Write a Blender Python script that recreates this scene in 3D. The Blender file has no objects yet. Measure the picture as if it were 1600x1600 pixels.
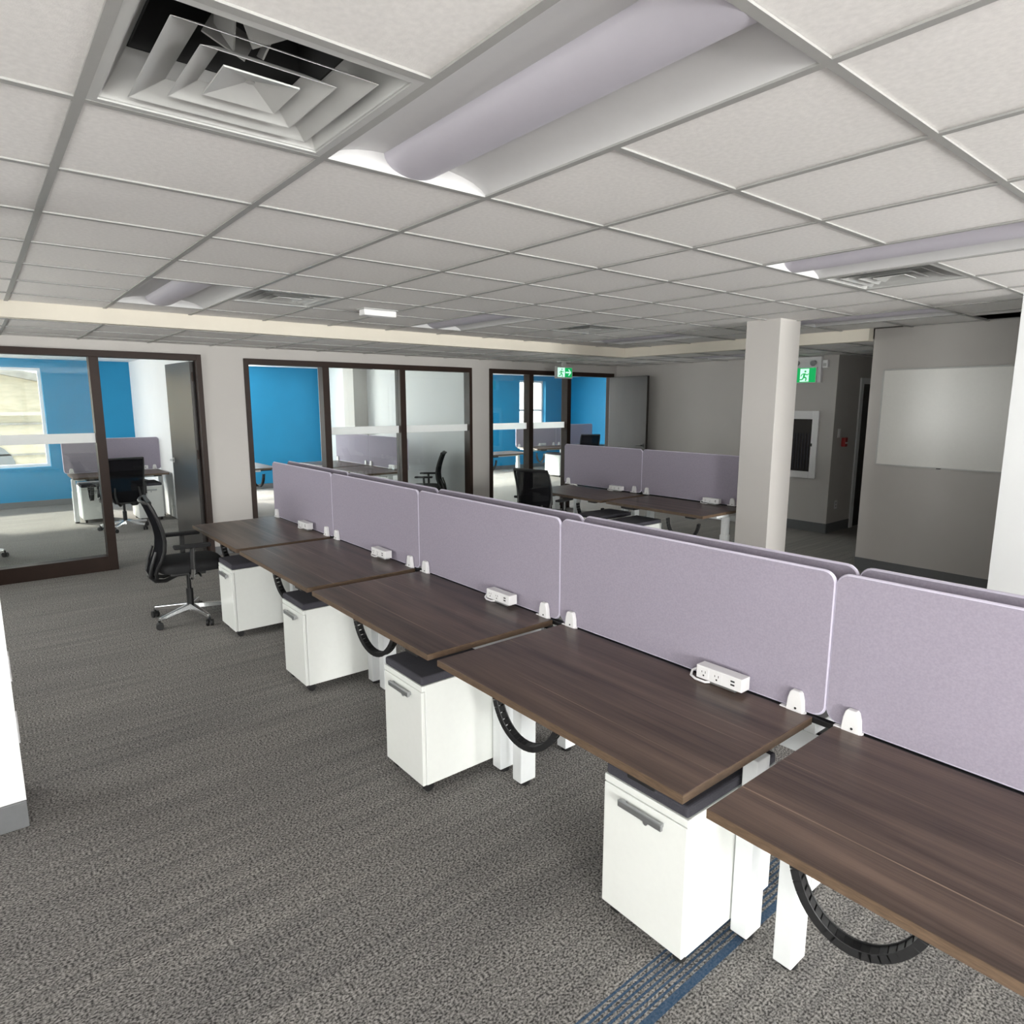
import bpy, bmesh, math, random
from mathutils import Vector, Matrix
random.seed(7)
S = bpy.context.scene
COL = S.collection
PI = math.pi

# ------------------------------------------------------------------ camera
CAM_H = 1.725
YAW, PITCH, ROLL, FPX = -0.684995, -0.165326, 0.000991, 1024.32
f = Vector((math.cos(YAW)*math.cos(PITCH), math.sin(YAW)*math.cos(PITCH), math.sin(PITCH)))
r = f.cross(Vector((0, 0, 1))).normalized(); u = r.cross(f)
r2 = r*math.cos(ROLL) + u*math.sin(ROLL); u2 = u*math.cos(ROLL) - r*math.sin(ROLL)
cd = bpy.data.cameras.new('camera'); cam = bpy.data.objects.new('camera', cd); COL.objects.link(cam)
cd.sensor_width = 36.0; cd.sensor_fit = 'HORIZONTAL'; cd.lens = 36.0*FPX/1600.0
cd.clip_start = 0.05; cd.clip_end = 300
m = Matrix((r2, u2, -f)).transposed().to_4x4(); m.translation = Vector((0, 0, CAM_H)); cam.matrix_world = m
S.camera = cam

# ------------------------------------------------------------------ world, sun, exposure
W = bpy.data.worlds.new('sky'); S.world = W; W.use_nodes = True
bg = W.node_tree.nodes['Background']; bg.inputs[0].default_value = (1.0, 0.98, 0.97, 1); bg.inputs[1].default_value = 1.1
sd = bpy.data.lights.new('sun', 'SUN'); sd.energy = 3.2; sd.angle = 0.06; sd.color = (1.0, 0.93, 0.82)
sun = bpy.data.objects.new('sun', sd); COL.objects.link(sun)
sun.rotation_euler = Vector((0.70, 0.42, 0.55)).to_track_quat('Z', 'Y').to_euler()
S.view_settings.view_transform = 'Standard'; S.view_settings.look = 'None'
S.view_settings.gamma = 1.0; S.view_settings.use_curve_mapping = False
S.view_settings.exposure = 1.93
def window_light(loc, sx, sy, direction, radiance):
    """area lamp standing in for daylight at a window opening"""
    l = bpy.data.lights.new('window_area_lamp', 'AREA'); l.shape = 'RECTANGLE'; l.size = sx; l.size_y = sy
    l.energy = radiance*PI*sx*sy; l.color = (1.0, 0.985, 0.965)
    o = bpy.data.objects.new('window_area_lamp', l); COL.objects.link(o); o.location = loc
    o.rotation_euler = Vector(direction).to_track_quat('-Z', 'Z').to_euler()
    return o
def portal(name, loc, sx, sy, direction):
    """daylight portal in a window opening: guides sky sampling, emits nothing itself"""
    l = bpy.data.lights.new(name, 'AREA'); l.shape = 'RECTANGLE'; l.size = sx; l.size_y = sy
    l.cycles.is_portal = True
    o = bpy.data.objects.new(name, l); COL.objects.link(o); o.location = loc
    o.rotation_euler = Vector(direction).to_track_quat('-Z', 'Z').to_euler()
    return o

# ------------------------------------------------------------------ materials
MATS = {}
def mat(name, col, rough=0.6, metal=0.0, noise=0.0, nscale=40.0, bump=0.0, bscale=200.0, spec=0.5, nstretch=(1, 1, 1), sheen=0.0):
    if name in MATS: return MATS[name]
    mt = bpy.data.materials.new(name); mt.use_nodes = True; nt = mt.node_tree; N = nt.nodes; L = nt.links
    b = N['Principled BSDF']; b.inputs['Roughness'].default_value = rough; b.inputs['Metallic'].default_value = metal
    b.inputs['Specular IOR Level'].default_value = spec
    if sheen: b.inputs['Sheen Weight'].default_value = sheen
    tc = N.new('ShaderNodeTexCoord'); mp = N.new('ShaderNodeMapping'); mp.inputs['Scale'].default_value = nstretch
    L.new(tc.outputs['Object'], mp.inputs[0])
    nz = N.new('ShaderNodeTexNoise'); nz.inputs['Scale'].default_value = nscale; nz.inputs['Detail'].default_value = 4
    L.new(mp.outputs[0], nz.inputs['Vector'])
    cr = N.new('ShaderNodeValToRGB'); e = cr.color_ramp.elements
    e[0].position = 0.3; e[1].position = 0.7
    e[0].color = (*[c*(1-noise) for c in col], 1); e[1].color = (*[min(1, c*(1+noise)) for c in col], 1)
    L.new(nz.outputs['Fac'], cr.inputs[0]); L.new(cr.outputs[0], b.inputs['Base Color'])
    if bump:
        n2 = N.new('ShaderNodeTexNoise'); n2.inputs['Scale'].default_value = bscale; n2.inputs['Detail'].default_value = 3
        L.new(mp.outputs[0], n2.inputs['Vector'])
        bp = N.new('ShaderNodeBump'); bp.inputs['Strength'].default_value = bump; bp.inputs['Distance'].default_value = 0.002
        L.new(n2.outputs['Fac'], bp.inputs['Height']); L.new(bp.outputs[0], b.inputs['Normal'])
    MATS[name] = mt
    return mt

def math_node(N, op, a=None, b=None):
    n = N.new('ShaderNodeMath'); n.operation = op
    if isinstance(a, (int, float)): n.inputs[0].default_value = a
    if isinstance(b, (int, float)): n.inputs[1].default_value = b
    return n

def carpet_mat():
    mt = bpy.data.materials.new('carpet_loop_pile'); mt.use_nodes = True; nt = mt.node_tree; N = nt.nodes; L = nt.links
    b = N['Principled BSDF']; b.inputs['Roughness'].default_value = 0.92; b.inputs['Specular IOR Level'].default_value = 0.25
    b.inputs['Sheen Weight'].default_value = 0.10; b.inputs['Sheen Tint'].default_value = (1.0, 0.93, 0.85, 1); b.inputs['Sheen Roughness'].default_value = 0.5
    tc = N.new('ShaderNodeTexCoord')
    def noise(scale, stretch, detail=2):
        mp = N.new('ShaderNodeMapping'); mp.inputs['Scale'].default_value = stretch; L.new(tc.outputs['Object'], mp.inputs[0])
        n = N.new('ShaderNodeTexNoise'); n.inputs['Scale'].default_value = scale; n.inputs['Detail'].default_value = detail
        L.new(mp.outputs[0], n.inputs['Vector']); return n
    speck = noise(120, (1.3, 0.9, 1), 2)
    streak = noise(1.0, (26, 1.1, 1), 4)
    big = noise(1.3, (1, 0.5, 1), 2)
    cr = N.new('ShaderNodeValToRGB'); e = cr.color_ramp.elements
    e[0].position = 0.36; e[0].color = (0.034, 0.033, 0.033, 1); e[1].position = 0.66; e[1].color = (0.35, 0.337, 0.327, 1)
    L.new(speck.outputs['Fac'], cr.inputs[0])
    sr = N.new('ShaderNodeValToRGB'); e = sr.color_ramp.elements
    e[0].position = 0.30; e[0].color = (0.74, 0.74, 0.75, 1); e[1].position = 0.72; e[1].color = (1.13, 1.12, 1.10, 1)
    L.new(streak.outputs['Fac'], sr.inputs[0])
    mx = N.new('ShaderNodeMixRGB'); mx.blend_type = 'MULTIPLY'; mx.inputs[0].default_value = 1
    L.new(cr.outputs[0], mx.inputs[1]); L.new(sr.outputs[0], mx.inputs[2])
    # blue accent yarn: a band of thin lines across the floor at x = 1.0 .. 1.13
    sp = N.new('ShaderNodeSeparateXYZ'); L.new(tc.outputs['Object'], sp.inputs[0])
    sub = math_node(N, 'SUBTRACT', None, 1.045); L.new(sp.outputs[0], sub.inputs[0])
    ab = math_node(N, 'ABSOLUTE'); L.new(sub.outputs[0], ab.inputs[0])
    lt = math_node(N, 'LESS_THAN', None, 0.072); L.new(ab.outputs[0], lt.inputs[0])
    ml = math_node(N, 'MULTIPLY', None, 330.0); L.new(sp.outputs[0], ml.inputs[0])
    sn = math_node(N, 'SINE'); L.new(ml.outputs[0], sn.inputs[0])
    gt = math_node(N, 'GREATER_THAN', None, 0.25); L.new(sn.outputs[0], gt.inputs[0])
    solid = math_node(N, 'LESS_THAN', None, 1.000); L.new(sp.outputs[0], solid.inputs[0])
    mxm = math_node(N, 'MAXIMUM'); L.new(gt.outputs[0], mxm.inputs[0]); L.new(solid.outputs[0], mxm.inputs[1])
    an = math_node(N, 'MULTIPLY'); L.new(mxm.outputs[0], an.inputs[0]); L.new(lt.outputs[0], an.inputs[1])
    an2 = math_node(N, 'MULTIPLY', None, 0.85); L.new(an.outputs[0], an2.inputs[0])
    mb = N.new('ShaderNodeMixRGB'); L.new(an2.outputs[0], mb.inputs[0]); L.new(mx.outputs[0], mb.inputs[1]); mb.inputs[2].default_value = (0.010, 0.055, 0.125, 1)
    # large soft unevenness of the pile
    br = N.new('ShaderNodeValToRGB'); e = br.color_ramp.elements
    e[0].position = 0.3; e[0].color = (0.9, 0.9, 0.9, 1); e[1].position = 0.7; e[1].color = (1.08, 1.07, 1.05, 1)
    L.new(big.outputs['Fac'], br.inputs[0])
    m3 = N.new('ShaderNodeMixRGB'); m3.blend_type = 'MULTIPLY'; m3.inputs[0].default_value = 1
    L.new(mb.outputs[0], m3.inputs[1]); L.new(br.outputs[0], m3.inputs[2]); L.new(m3.outputs[0], b.inputs['Base Color'])
    bp = N.new('ShaderNodeBump'); bp.inputs['Strength'].default_value = 0.6; bp.inputs['Distance'].default_value = 0.004
    L.new(speck.outputs['Fac'], bp.inputs['Height']); L.new(bp.outputs[0], b.inputs['Normal'])
    return mt

def wood_mat():
    mt = bpy.data.materials.new('walnut_laminate'); mt.use_nodes = True; nt = mt.node_tree; N = nt.nodes; L = nt.links
    b = N['Principled BSDF']; b.inputs['Roughness'].default_value = 0.36; b.inputs['Specular IOR Level'].default_value = 0.45
    tc = N.new('ShaderNodeTexCoord'); oi = N.new('ShaderNodeObjectInfo')
    off = N.new('ShaderNodeCombineXYZ'); mo = math_node(N, 'MULTIPLY', None, 37.0); L.new(oi.outputs['Random'], mo.inputs[0]); L.new(mo.outputs[0], off.inputs[2])
    va = N.new('ShaderNodeVectorMath'); L.new(tc.outputs['Object'], va.inputs[0]); L.new(off.outputs[0], va.inputs[1])
    def noise(scale, stretch, detail):
        mp = N.new('ShaderNodeMapping'); mp.inputs['Scale'].default_value = stretch; L.new(va.outputs[0], mp.inputs[0])
        n = N.new('ShaderNodeTexNoise'); n.inputs['Scale'].default_value = scale; n.inputs['Detail'].default_value = detail
        L.new(mp.outputs[0], n.inputs['Vector']); return n
    n1 = noise(1.0, (0.9, 13, 1), 5); n2 = noise(1.0, (3.0, 150, 1), 3); n3 = noise(1.0, (1.4, 3, 1), 2)
    cr = N.new('ShaderNodeValToRGB'); e = cr.color_ramp.elements
    e[0].position = 0.28; e[0].color = (0.030, 0.0185, 0.0145, 1); e[1].position = 0.75; e[1].color = (0.155, 0.104, 0.079, 1)
    ad = math_node(N, 'MULTIPLY_ADD', None, 0.35); L.new(n2.outputs['Fac'], ad.inputs[0]); 
    sb = math_node(N, 'SUBTRACT', None, 0.175); L.new(n1.outputs['Fac'], sb.inputs[0]); L.new(sb.outputs[0], ad.inputs[2])
    L.new(ad.outputs[0], cr.inputs[0])
    # pale printed grain lines running the length of the board
    sp = N.new('ShaderNodeSeparateXYZ'); L.new(tc.outputs['Object'], sp.inputs[0])
    prev = None
    for y0, wd in ((-0.022, 0.0016), (0.192, 0.0022), (-0.10, 0.0010)):
        s = math_node(N, 'SUBTRACT', None, y0); L.new(sp.outputs[1], s.inputs[0])
        a = math_node(N, 'ABSOLUTE'); L.new(s.outputs[0], a.inputs[0])
        l = math_node(N, 'LESS_THAN', None, wd); L.new(a.outputs[0], l.inputs[0])
        if prev is None: prev = l
        else:
            q = math_node(N, 'MAXIMUM'); L.new(prev.outputs[0], q.inputs[0]); L.new(l.outputs[0], q.inputs[1]); prev = q
    k = N.new('ShaderNodeMapRange'); k.inputs[1].default_value = 0.42; k.inputs[2].default_value = 0.62; k.inputs[3].default_value = 0.0; k.inputs[4].default_value = 0.85
    L.new(n3.outputs['Fac'], k.inputs[0])
    pm = math_node(N, 'MULTIPLY'); L.new(prev.outputs[0], pm.inputs[0]); L.new(k.outputs[0], pm.inputs[1])
    mx = N.new('ShaderNodeMixRGB'); L.new(pm.outputs[0], mx.inputs[0]); L.new(cr.outputs[0], mx.inputs[1]); mx.inputs[2].default_value = (0.34, 0.25, 0.18, 1)
    L.new(mx.outputs[0], b.inputs['Base Color'])
    return mt

def glass_mat(name, tint, refl=1.0):
    mt = bpy.data.materials.new(name); mt.use_nodes = True; nt = mt.node_tree; N = nt.nodes; L = nt.links
    N.remove(N['Principled BSDF']); out = N['Material Output']
    t = N.new('ShaderNodeBsdfTransparent'); t.inputs[0].default_value = (*tint, 1)
    g = N.new('ShaderNodeBsdfGlossy'); g.inputs['Roughness'].default_value = 0.0; g.inputs[0].default_value = (1, 1, 1, 1)
    ge = N.new('ShaderNodeNewGeometry'); dt = N.new('ShaderNodeVectorMath'); dt.operation = 'DOT_PRODUCT'
    L.new(ge.outputs['Normal'], dt.inputs[0]); L.new(ge.outputs['Incoming'], dt.inputs[1])
    ab = math_node(N, 'ABSOLUTE'); L.new(dt.outputs['Value'], ab.inputs[0])
    om = math_node(N, 'SUBTRACT', 1.0); L.new(ab.outputs[0], om.inputs[1])
    pw = math_node(N, 'POWER', None, 5.0); L.new(om.outputs[0], pw.inputs[0])
    mu = math_node(N, 'MULTIPLY_ADD', None, 0.96*refl); mu.inputs[2].default_value = 0.04*refl; L.new(pw.outputs[0], mu.inputs[0])
    mx = N.new('ShaderNodeMixShader'); L.new(mu.outputs[0], mx.inputs[0]); L.new(t.outputs[0], mx.inputs[1]); L.new(g.outputs[0], mx.inputs[2])
    L.new(mx.outputs[0], out.inputs[0])
    return mt

def film_mat():
    mt = bpy.data.materials.new('frosted_film'); mt.use_nodes = True; nt = mt.node_tree; N = nt.nodes; L = nt.links
    N.remove(N['Principled BSDF']); out = N['Material Output']
    d = N.new('ShaderNodeBsdfDiffuse'); d.inputs[0].default_value = (0.92, 0.92, 0.92, 1)
    t = N.new('ShaderNodeBsdfTranslucent'); t.inputs[0].default_value = (0.96, 0.96, 0.96, 1)
    mx = N.new('ShaderNodeMixShader'); mx.inputs[0].default_value = 0.55
    L.new(d.outputs[0], mx.inputs[1]); L.new(t.outputs[0], mx.inputs[2]); L.new(mx.outputs[0], out.inputs[0])
    return mt

def mesh_mat():
    mt = bpy.data.materials.new('chair_mesh_fabric'); mt.use_nodes = True; nt = mt.node_tree; N = nt.nodes; L = nt.links
    N.remove(N['Principled BSDF']); out = N['Material Output']
    d = N.new('ShaderNodeBsdfDiffuse'); d.inputs[0].default_value = (0.012, 0.012, 0.014, 1)
    t = N.new('ShaderNodeBsdfTransparent')
    mx = N.new('ShaderNodeMixShader'); mx.inputs[0].default_value = 0.84
    L.new(t.outputs[0], mx.inputs[1]); L.new(d.outputs[0], mx.inputs[2]); L.new(mx.outputs[0], out.inputs[0])
    return mt

def emit_mat(name, col, strength):
    mt = bpy.data.materials.new(name); mt.use_nodes = True; b = mt.node_tree.nodes['Principled BSDF']
    b.inputs['Base Color'].default_value = (*col, 1); b.inputs['Emission Color'].default_value = (*col, 1); b.inputs['Emission Strength'].default_value = strength
    return mt

M_carpet = carpet_mat(); M_wood = wood_mat()
M_wood_edge = mat('walnut_edge_band', (0.12, 0.078, 0.05), 0.45, noise=0.25, nscale=30, nstretch=(1, 1, 8))
M_wall = mat('painted_wall', (0.52, 0.497, 0.478), 0.75, noise=0.015, nscale=3, bump=0.06, bscale=160)
M_wallw = mat('white_painted_wall', (0.78, 0.79, 0.80), 0.7, noise=0.012, nscale=3, bump=0.05, bscale=160)
M_blue = mat('blue_painted_wall', (0.004, 0.225, 0.44), 0.6, noise=0.03, nscale=3, bump=0.05, bscale=160)
M_cream = mat('cream_soffit_paint', (0.74, 0.69, 0.60), 0.75, noise=0.015, nscale=4)
M_tile = mat('mineral_ceiling_tile', (0.76, 0.737, 0.722), 0.9, noise=0.05, nscale=60, bump=0.25, bscale=260)
M_grid = mat('ceiling_grid_enamel', (0.34, 0.335, 0.325), 0.5, noise=0.02)
M_deck = mat('plenum_shade_black', (0.05, 0.05, 0.05), 0.95, noise=0.2, nscale=6)  # near-black colour puts deep shade into ceiling gaps and ducts
M_base = mat('rubber_baseboard', (0.14, 0.145, 0.15), 0.55, noise=0.04)
M_frame = mat('dark_bronze_aluminium', (0.027, 0.0145, 0.0105), 0.5, noise=0.15, nscale=8, spec=0.25)
M_glass = glass_mat('clear_glass', (0.93, 0.95, 0.94))
M_film = film_mat()
M_door = mat('dark_grey_door_laminate', (0.034, 0.030, 0.028), 0.30, spec=0.28, noise=0.18, nscale=2.0, nstretch=(1, 1, 0.15))
M_chrome = mat('polished_chrome', (0.72, 0.72, 0.73), 0.16, metal=1.0, noise=0.02)
M_steel = mat('brushed_steel', (0.42, 0.43, 0.44), 0.38, metal=0.85, noise=0.08, nscale=60, nstretch=(0.2, 3, 3))
M_white = mat('white_powder_coat', (0.80, 0.815, 0.79), 0.42, noise=0.01)
M_leg = mat('white_steel_leg', (0.78, 0.80, 0.81), 0.38, noise=0.01)
M_plastic = mat('white_plastic', (0.80, 0.79, 0.80), 0.38, noise=0.01)
M_dark = mat('black_plastic', (0.014, 0.014, 0.015), 0.42, noise=0.1)
M_slot = mat('socket_slot_black', (0.02, 0.02, 0.02), 0.6)
M_cush = mat('charcoal_cushion_fabric', (0.048, 0.046, 0.058), 0.9, noise=0.2, nscale=300, bump=0.3, bscale=500)
M_screen = mat('lilac_felt_fabric', (0.332, 0.299, 0.366), 0.95, noise=0.07, nscale=160, bump=0.25, bscale=420, spec=0.15)
M_piping = mat('pale_lilac_edge_trim', (0.62, 0.58, 0.70), 0.6, noise=0.02)
M_mesh = mesh_mat()
M_seat = mat('black_seat_fabric', (0.014, 0.014, 0.016), 0.85, noise=0.2, nscale=300)
M_lens = mat('acrylic_light_lens', (0.50, 0.478, 0.535), 0.45, noise=0.01)
M_refl = mat('white_reflector', (0.60, 0.595, 0.60), 0.6, noise=0.01)
M_vent = mat('grey_enamel_vent', (0.50, 0.50, 0.49), 0.4, metal=0.1, noise=0.04, nscale=5)
M_board = mat('whiteboard_enamel', (0.80, 0.79, 0.76), 0.25, noise=0.01)
M_red = mat('fire_alarm_red', (0.35, 0.02, 0.02), 0.4, noise=0.05)
M_green = emit_mat('exit_sign_green', (0.0, 0.36, 0.09), 0.22)
M_pict = emit_mat('exit_sign_pictogram', (0.62, 0.95, 0.80), 0.22)
M_brick = mat('cream_brick', (0.74, 0.66, 0.50), 0.9, noise=0.12, nscale=3, nstretch=(1, 1, 4))
M_stone = mat('pale_stone_trim', (0.70, 0.66, 0.56), 0.85, noise=0.08)
M_roof = mat('weathered_roof', (0.42, 0.40, 0.36), 0.9, noise=0.2, nscale=4)
M_ground = mat('street_concrete', (0.45, 0.44, 0.42), 0.9, noise=0.1, nscale=0.5)
M_extglass = mat('dark_window_glass', (0.25, 0.27, 0.28), 0.15, noise=0.05)

# ------------------------------------------------------------------ mesh helpers
class MB:
    def __init__(s): s.v = []; s.f = []; s.sm = []
    def add(s, vs, fs, smooth=False):
        o = len(s.v); s.v += [tuple(p) for p in vs]; s.f += [tuple(i+o for i in q) for q in fs]; s.sm += [smooth]*len(fs); return s
    def box(s, x0, x1, y0, y1, z0, z1):
        vs = [(x0,y0,z0),(x1,y0,z0),(x1,y1,z0),(x0,y1,z0),(x0,y0,z1),(x1,y0,z1),(x1,y1,z1),(x0,y1,z1)]
        return s.add(vs, [(0,3,2,1),(4,5,6,7),(0,1,5,4),(1,2,6,5),(2,3,7,6),(3,0,4,7)])
    def prism(s, poly, axis, a0, a1, smooth=False):
        """poly: 2D points counter-clockwise; axis 0,1,2 = extrusion axis"""
        n = len(poly)
        def P(p, a): return {0: (a, p[0], p[1]), 1: (p[0], a, p[1]), 2: (p[0], p[1], a)}[axis]
        vs = [P(p, a0) for p in poly] + [P(p, a1) for p in poly]
        s.add(vs, [(i, (i+1) % n, n+(i+1) % n, n+i) for i in range(n)], smooth)
        o = len(s.v) - 2*n
        s.f += [tuple(o+i for i in reversed(range(n))), tuple(o+n+i for i in range(n))]; s.sm += [False, False]
        return s
    def cyl(s, p0, p1, r0, r1=None, n=14):
        r1 = r0 if r1 is None else r1
        p0 = Vector(p0); p1 = Vector(p1); d = (p1-p0).normalized()
        a = d.orthogonal().normalized(); b = d.cross(a)
        ring = [a*math.cos(2*PI*i/n)+b*math.sin(2*PI*i/n) for i in range(n)]
        vs = [p0+q*r0 for q in ring]+[p1+q*r1 for q in ring]
        s.add(vs, [(i, (i+1) % n, n+(i+1) % n, n+i) for i in range(n)], True)
        o = len(s.v)-2*n
        s.f += [tuple(o+i for i in reversed(range(n))), tuple(o+n+i for i in range(n))]; s.sm += [False, False]
        return s
    def tube(s, path, rad, n=8, closed=False, flat=1.0):
        path = [Vector(p) for p in path]; k = len(path)
        up = None; rings = []
        for i in range(k):
            if closed: d = (path[(i+1) % k]-path[i-1]).normalized()
            else: d = (path[min(i+1, k-1)]-path[max(i-1, 0)]).normalized()
            if up is None: up = d.orthogonal().normalized()
            up = (up - d*up.dot(d)).normalized(); b = d.cross(up)
            R = rad[i] if isinstance(rad, (list, tuple)) else rad
            rings.append([path[i]+up*R*math.cos(2*PI*j/n)+b*R*flat*math.sin(2*PI*j/n) for j in range(n)])
        vs = [p for q in rings for p in q]; fs = []
        for i in range(k if closed else k-1):
            i2 = (i+1) % k
            fs += [(i*n+j, i*n+(j+1) % n, i2*n+(j+1) % n, i2*n+j) for j in range(n)]
        s.add(vs, fs, True)
        if not closed:
            o = len(s.v)-len(vs); s.f += [tuple(o+j for j in reversed(range(n))), tuple(o+(k-1)*n+j for j in range(n))]; s.sm += [False, False]
        return s
    def sheet(s, grid, thick):
        """grid[i][j] of points; solid sheet with thickness vector"""
        a = len(grid); b = len(grid[0]); t = Vector(thick)
        vs = [Vector(p) for row in grid for p in row]; vs += [p+t for p in vs]; o = a*b; fs = []
        for i in range(a-1):
            for j in range(b-1):
                q = (i*b+j, i*b+j+1, (i+1)*b+j+1, (i+1)*b+j); fs += [q, tuple(o+x for x in reversed(q))]
        for i in range(a-1):
            fs += [(i*b, (i+1)*b, o+(i+1)*b, o+i*b), (i*b+b-1, o+i*b+b-1, o+(i+1)*b+b-1, (i+1)*b+b-1)]
        for j in range(b-1):
            fs += [(j, o+j, o+j+1, j+1), ((a-1)*b+j, (a-1)*b+j+1, o+(a-1)*b+j+1, o+(a-1)*b+j)]
        return s.add(vs, fs, True)
    def mesh(s, name, material, bevel=0.0, seg=2):
        me = bpy.data.meshes.new(name); me.from_pydata(s.v, [], s.f)
        for p, sm in zip(me.polygons, s.sm): p.use_smooth = sm
        bm = bmesh.new(); bm.from_mesh(me); bmesh.ops.recalc_face_normals(bm, faces=bm.faces)
        if bevel:
            ed = [e for e in bm.edges if len(e.link_faces) == 2 and e.calc_face_angle(0) > 0.6]
            bmesh.ops.bevel(bm, geom=ed, offset=bevel, segments=seg, affect='EDGES', profile=0.5, clamp_overlap=True)
        for e in bm.edges:
            if len(e.link_faces) == 2 and e.calc_face_angle(0) > 0.75: e.smooth = False
        bm.to_mesh(me); bm.free(); me.materials.append(material)
        return me
    def build(s, name, material, parent=None, bevel=0.0, seg=2, loc=None, rz=None):
        return link(name, s.mesh(name, material, bevel, seg), parent, loc, rz)

def link(name, me, parent=None, loc=None, rz=None):
    o = bpy.data.objects.new(name, me); COL.objects.link(o); o.parent = parent
    if loc is not None: o.location = loc
    if rz is not None: o.rotation_euler.z = rz
    return o
def empty(name, loc=(0, 0, 0), rz=0.0, parent=None):
    o = bpy.data.objects.new(name, None); COL.objects.link(o); o.location = loc; o.rotation_euler.z = rz; o.parent = parent
    o.empty_display_size = 0.1
    return o
def tag(o, label=None, cat=None, group=None, kind=None):
    if label: o['label'] = label
    if cat: o['category'] = cat
    if group: o['group'] = group
    if kind: o['kind'] = kind
    return o
def copy_tree(o, parent=None):
    c = o.copy(); COL.objects.link(c); c.parent = parent
    for ch in list(o.children): copy_tree(ch, c)
    return c
def place(proto, used, loc, rz, label, group):
    o = proto if not used else copy_tree(proto)
    used.append(1); o.location = loc; o.rotation_euler.z = rz; o['label'] = label
    if group: o['group'] = group
    return o
def bx(name, material, parent, *b, bevel=0.0): return MB().box(*b).build(name, material, parent, bevel)
def struct(o): o['kind'] = 'structure'; return o

# ------------------------------------------------------------------ dimensions
CZ = 2.44          # main ceiling
LZ = 2.33          # lower ceiling along the glazed front and the right side
TOPZ = 2.95        # underside of the roof deck
G = 0.6096; GX = 1.983; GY = -0.888     # ceiling grid module and origin
XB = 6.08          # bulkhead face in front of the glazed offices
YB = -6.93         # bulkhead face on the right
XF = 7.80          # glazed office front
XR = 13.40         # rear wall of the offices
YR = -8.70         # right-hand wall
XW = -5.00         # wall with the windows behind the camera
YL = 1.90

# ------------------------------------------------------------------ floor, roof, walls
struct(bx('floor', M_carpet, None, XW-0.3, XR+0.3, -13.3, YL+0.3, -0.10, 0.0))
roof = struct(bx('roof_sky_blocker', M_deck, None, XW-0.3, XR+0.3, -13.3, YL+0.3, TOPZ, TOPZ+8.0))  # unseen roof block, made tall to keep sky light off the neighbouring facade

def wall_with_openings(name, material, axis, pos, thick, a0, a1, z0, z1, openings):
    """wall in plane axis=pos (thickness to +), running a0..a1, with rectangular openings (b0,b1,zl,zh)"""
    mb = MB()
    def put(b0, b1, zl, zh):
        if b1-b0 < 1e-4 or zh-zl < 1e-4: return
        if axis == 'x': mb.box(pos, pos+thick, b0, b1, zl, zh)
        else: mb.box(b0, b1, pos, pos+thick, zl, zh)
    cur = a0
    for (b0, b1, zl, zh) in sorted(openings):
        put(cur, b0, z0, z1); put(b0, b1, z0, zl); put(b0, b1, zh, z1); cur = b1
    put(cur, a1, z0, z1)
    return struct(mb.build(name, material))

# rear wall behind the camera with a run of windows
REARWIN = [(-5.3, -3.5, 0.45, 2.40), (0.0, 1.8, 0.45, 2.40)]
wall_with_openings('wall_back', M_wall, 'x', XW-0.2, 0.2, -5.75, YL+0.3, 0, TOPZ, REARWIN)
wn = 10
def simple_window(n, x0, x1, y0, y1, z0, z1, fw=0.05, mid=True, mt=None):
    w = empty('window_%d' % n, ((x0+x1)/2, (y0+y1)/2, z0)); struct(w)
    cx, cy = (x0+x1)/2, (y0+y1)/2
    hx = (x1-x0)/2; hy = (y1-y0)/2; h = z1-z0; mt = mt or M_plastic
    bx('frame_jamb', mt, w, -hx, hx, -hy, -hy+fw, 0, h); bx('frame_jamb', mt, w, -hx, hx, hy-fw, hy, 0, h)
    bx('frame_head', mt, w, -hx, hx, -hy+fw, hy-fw, h-fw, h); bx('frame_sill', mt, w, -hx, hx, -hy+fw, hy-fw, 0, fw)
    if mid: bx('frame_rail', mt, w, -hx*0.8, hx*0.8, -hy+fw, hy-fw, h*0.5-fw/2, h*0.5+fw/2)
    bx('pane', M_glass, w, -0.004, 0.004, -hy+fw, hy-fw, fw, h-fw)
    return w
for k, (a, b, zl, zh) in enumerate(REARWIN):
    simple_window(10+k, XW-0.17, XW-0.09, a, b, zl, zh, mt=M_white)
    window_light((XW-0.22, (a+b)/2, (zl+zh)/2), b-a, zh-zl, (1, 0, 0.35), (15.0, 10.5)[k])

LEFTWIN = [(-3.4, -1.8, 0.60, 2.35), (-1.6, 0.0, 0.60, 2.35), (4.7, 6.9, 0.85, 2.25)]
wall_with_openings('wall_left', M_wall, 'y', YL, 0.2, XW, XF, 0, TOPZ, LEFTWIN)
for k, (a, b, zl, zh) in enumerate(LEFTWIN):
    w = simple_window(13+k, -0.04, 0.04, -(b-a)/2, (b-a)/2, zl, zh, mt=M_white); w.location = ((a+b)/2, YL+0.13, zl); w.rotation_euler.z = PI/2
    window_light(((a+b)/2, YL+0.22, (zl+zh)/2), b-a, zh-zl, (0, -1, 0.3), (1.8, 2.2, 2.0)[k])
# white return wall at the left edge of the view
wl2 = struct(bx('wall_return', M_wallw, None, 3.17, 3.52, -0.014, YL, 0, TOPZ))
# right-hand wall: the white partition at the right edge, ending at x = 1.36
struct(bx('wall_partition', M_wallw, None, XW, 1.36, -5.80, -5.49, 0, TOPZ))
# whiteboard wall
struct(bx('wall_whiteboard', M_wall, None, 0.6, 2.93, -7.25, -7.06, 0, CZ+0.012))
struct(bx('wall_closure', M_wall, None, 0.4, 0.6, -10.6, -5.8, 0, TOPZ))
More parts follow.
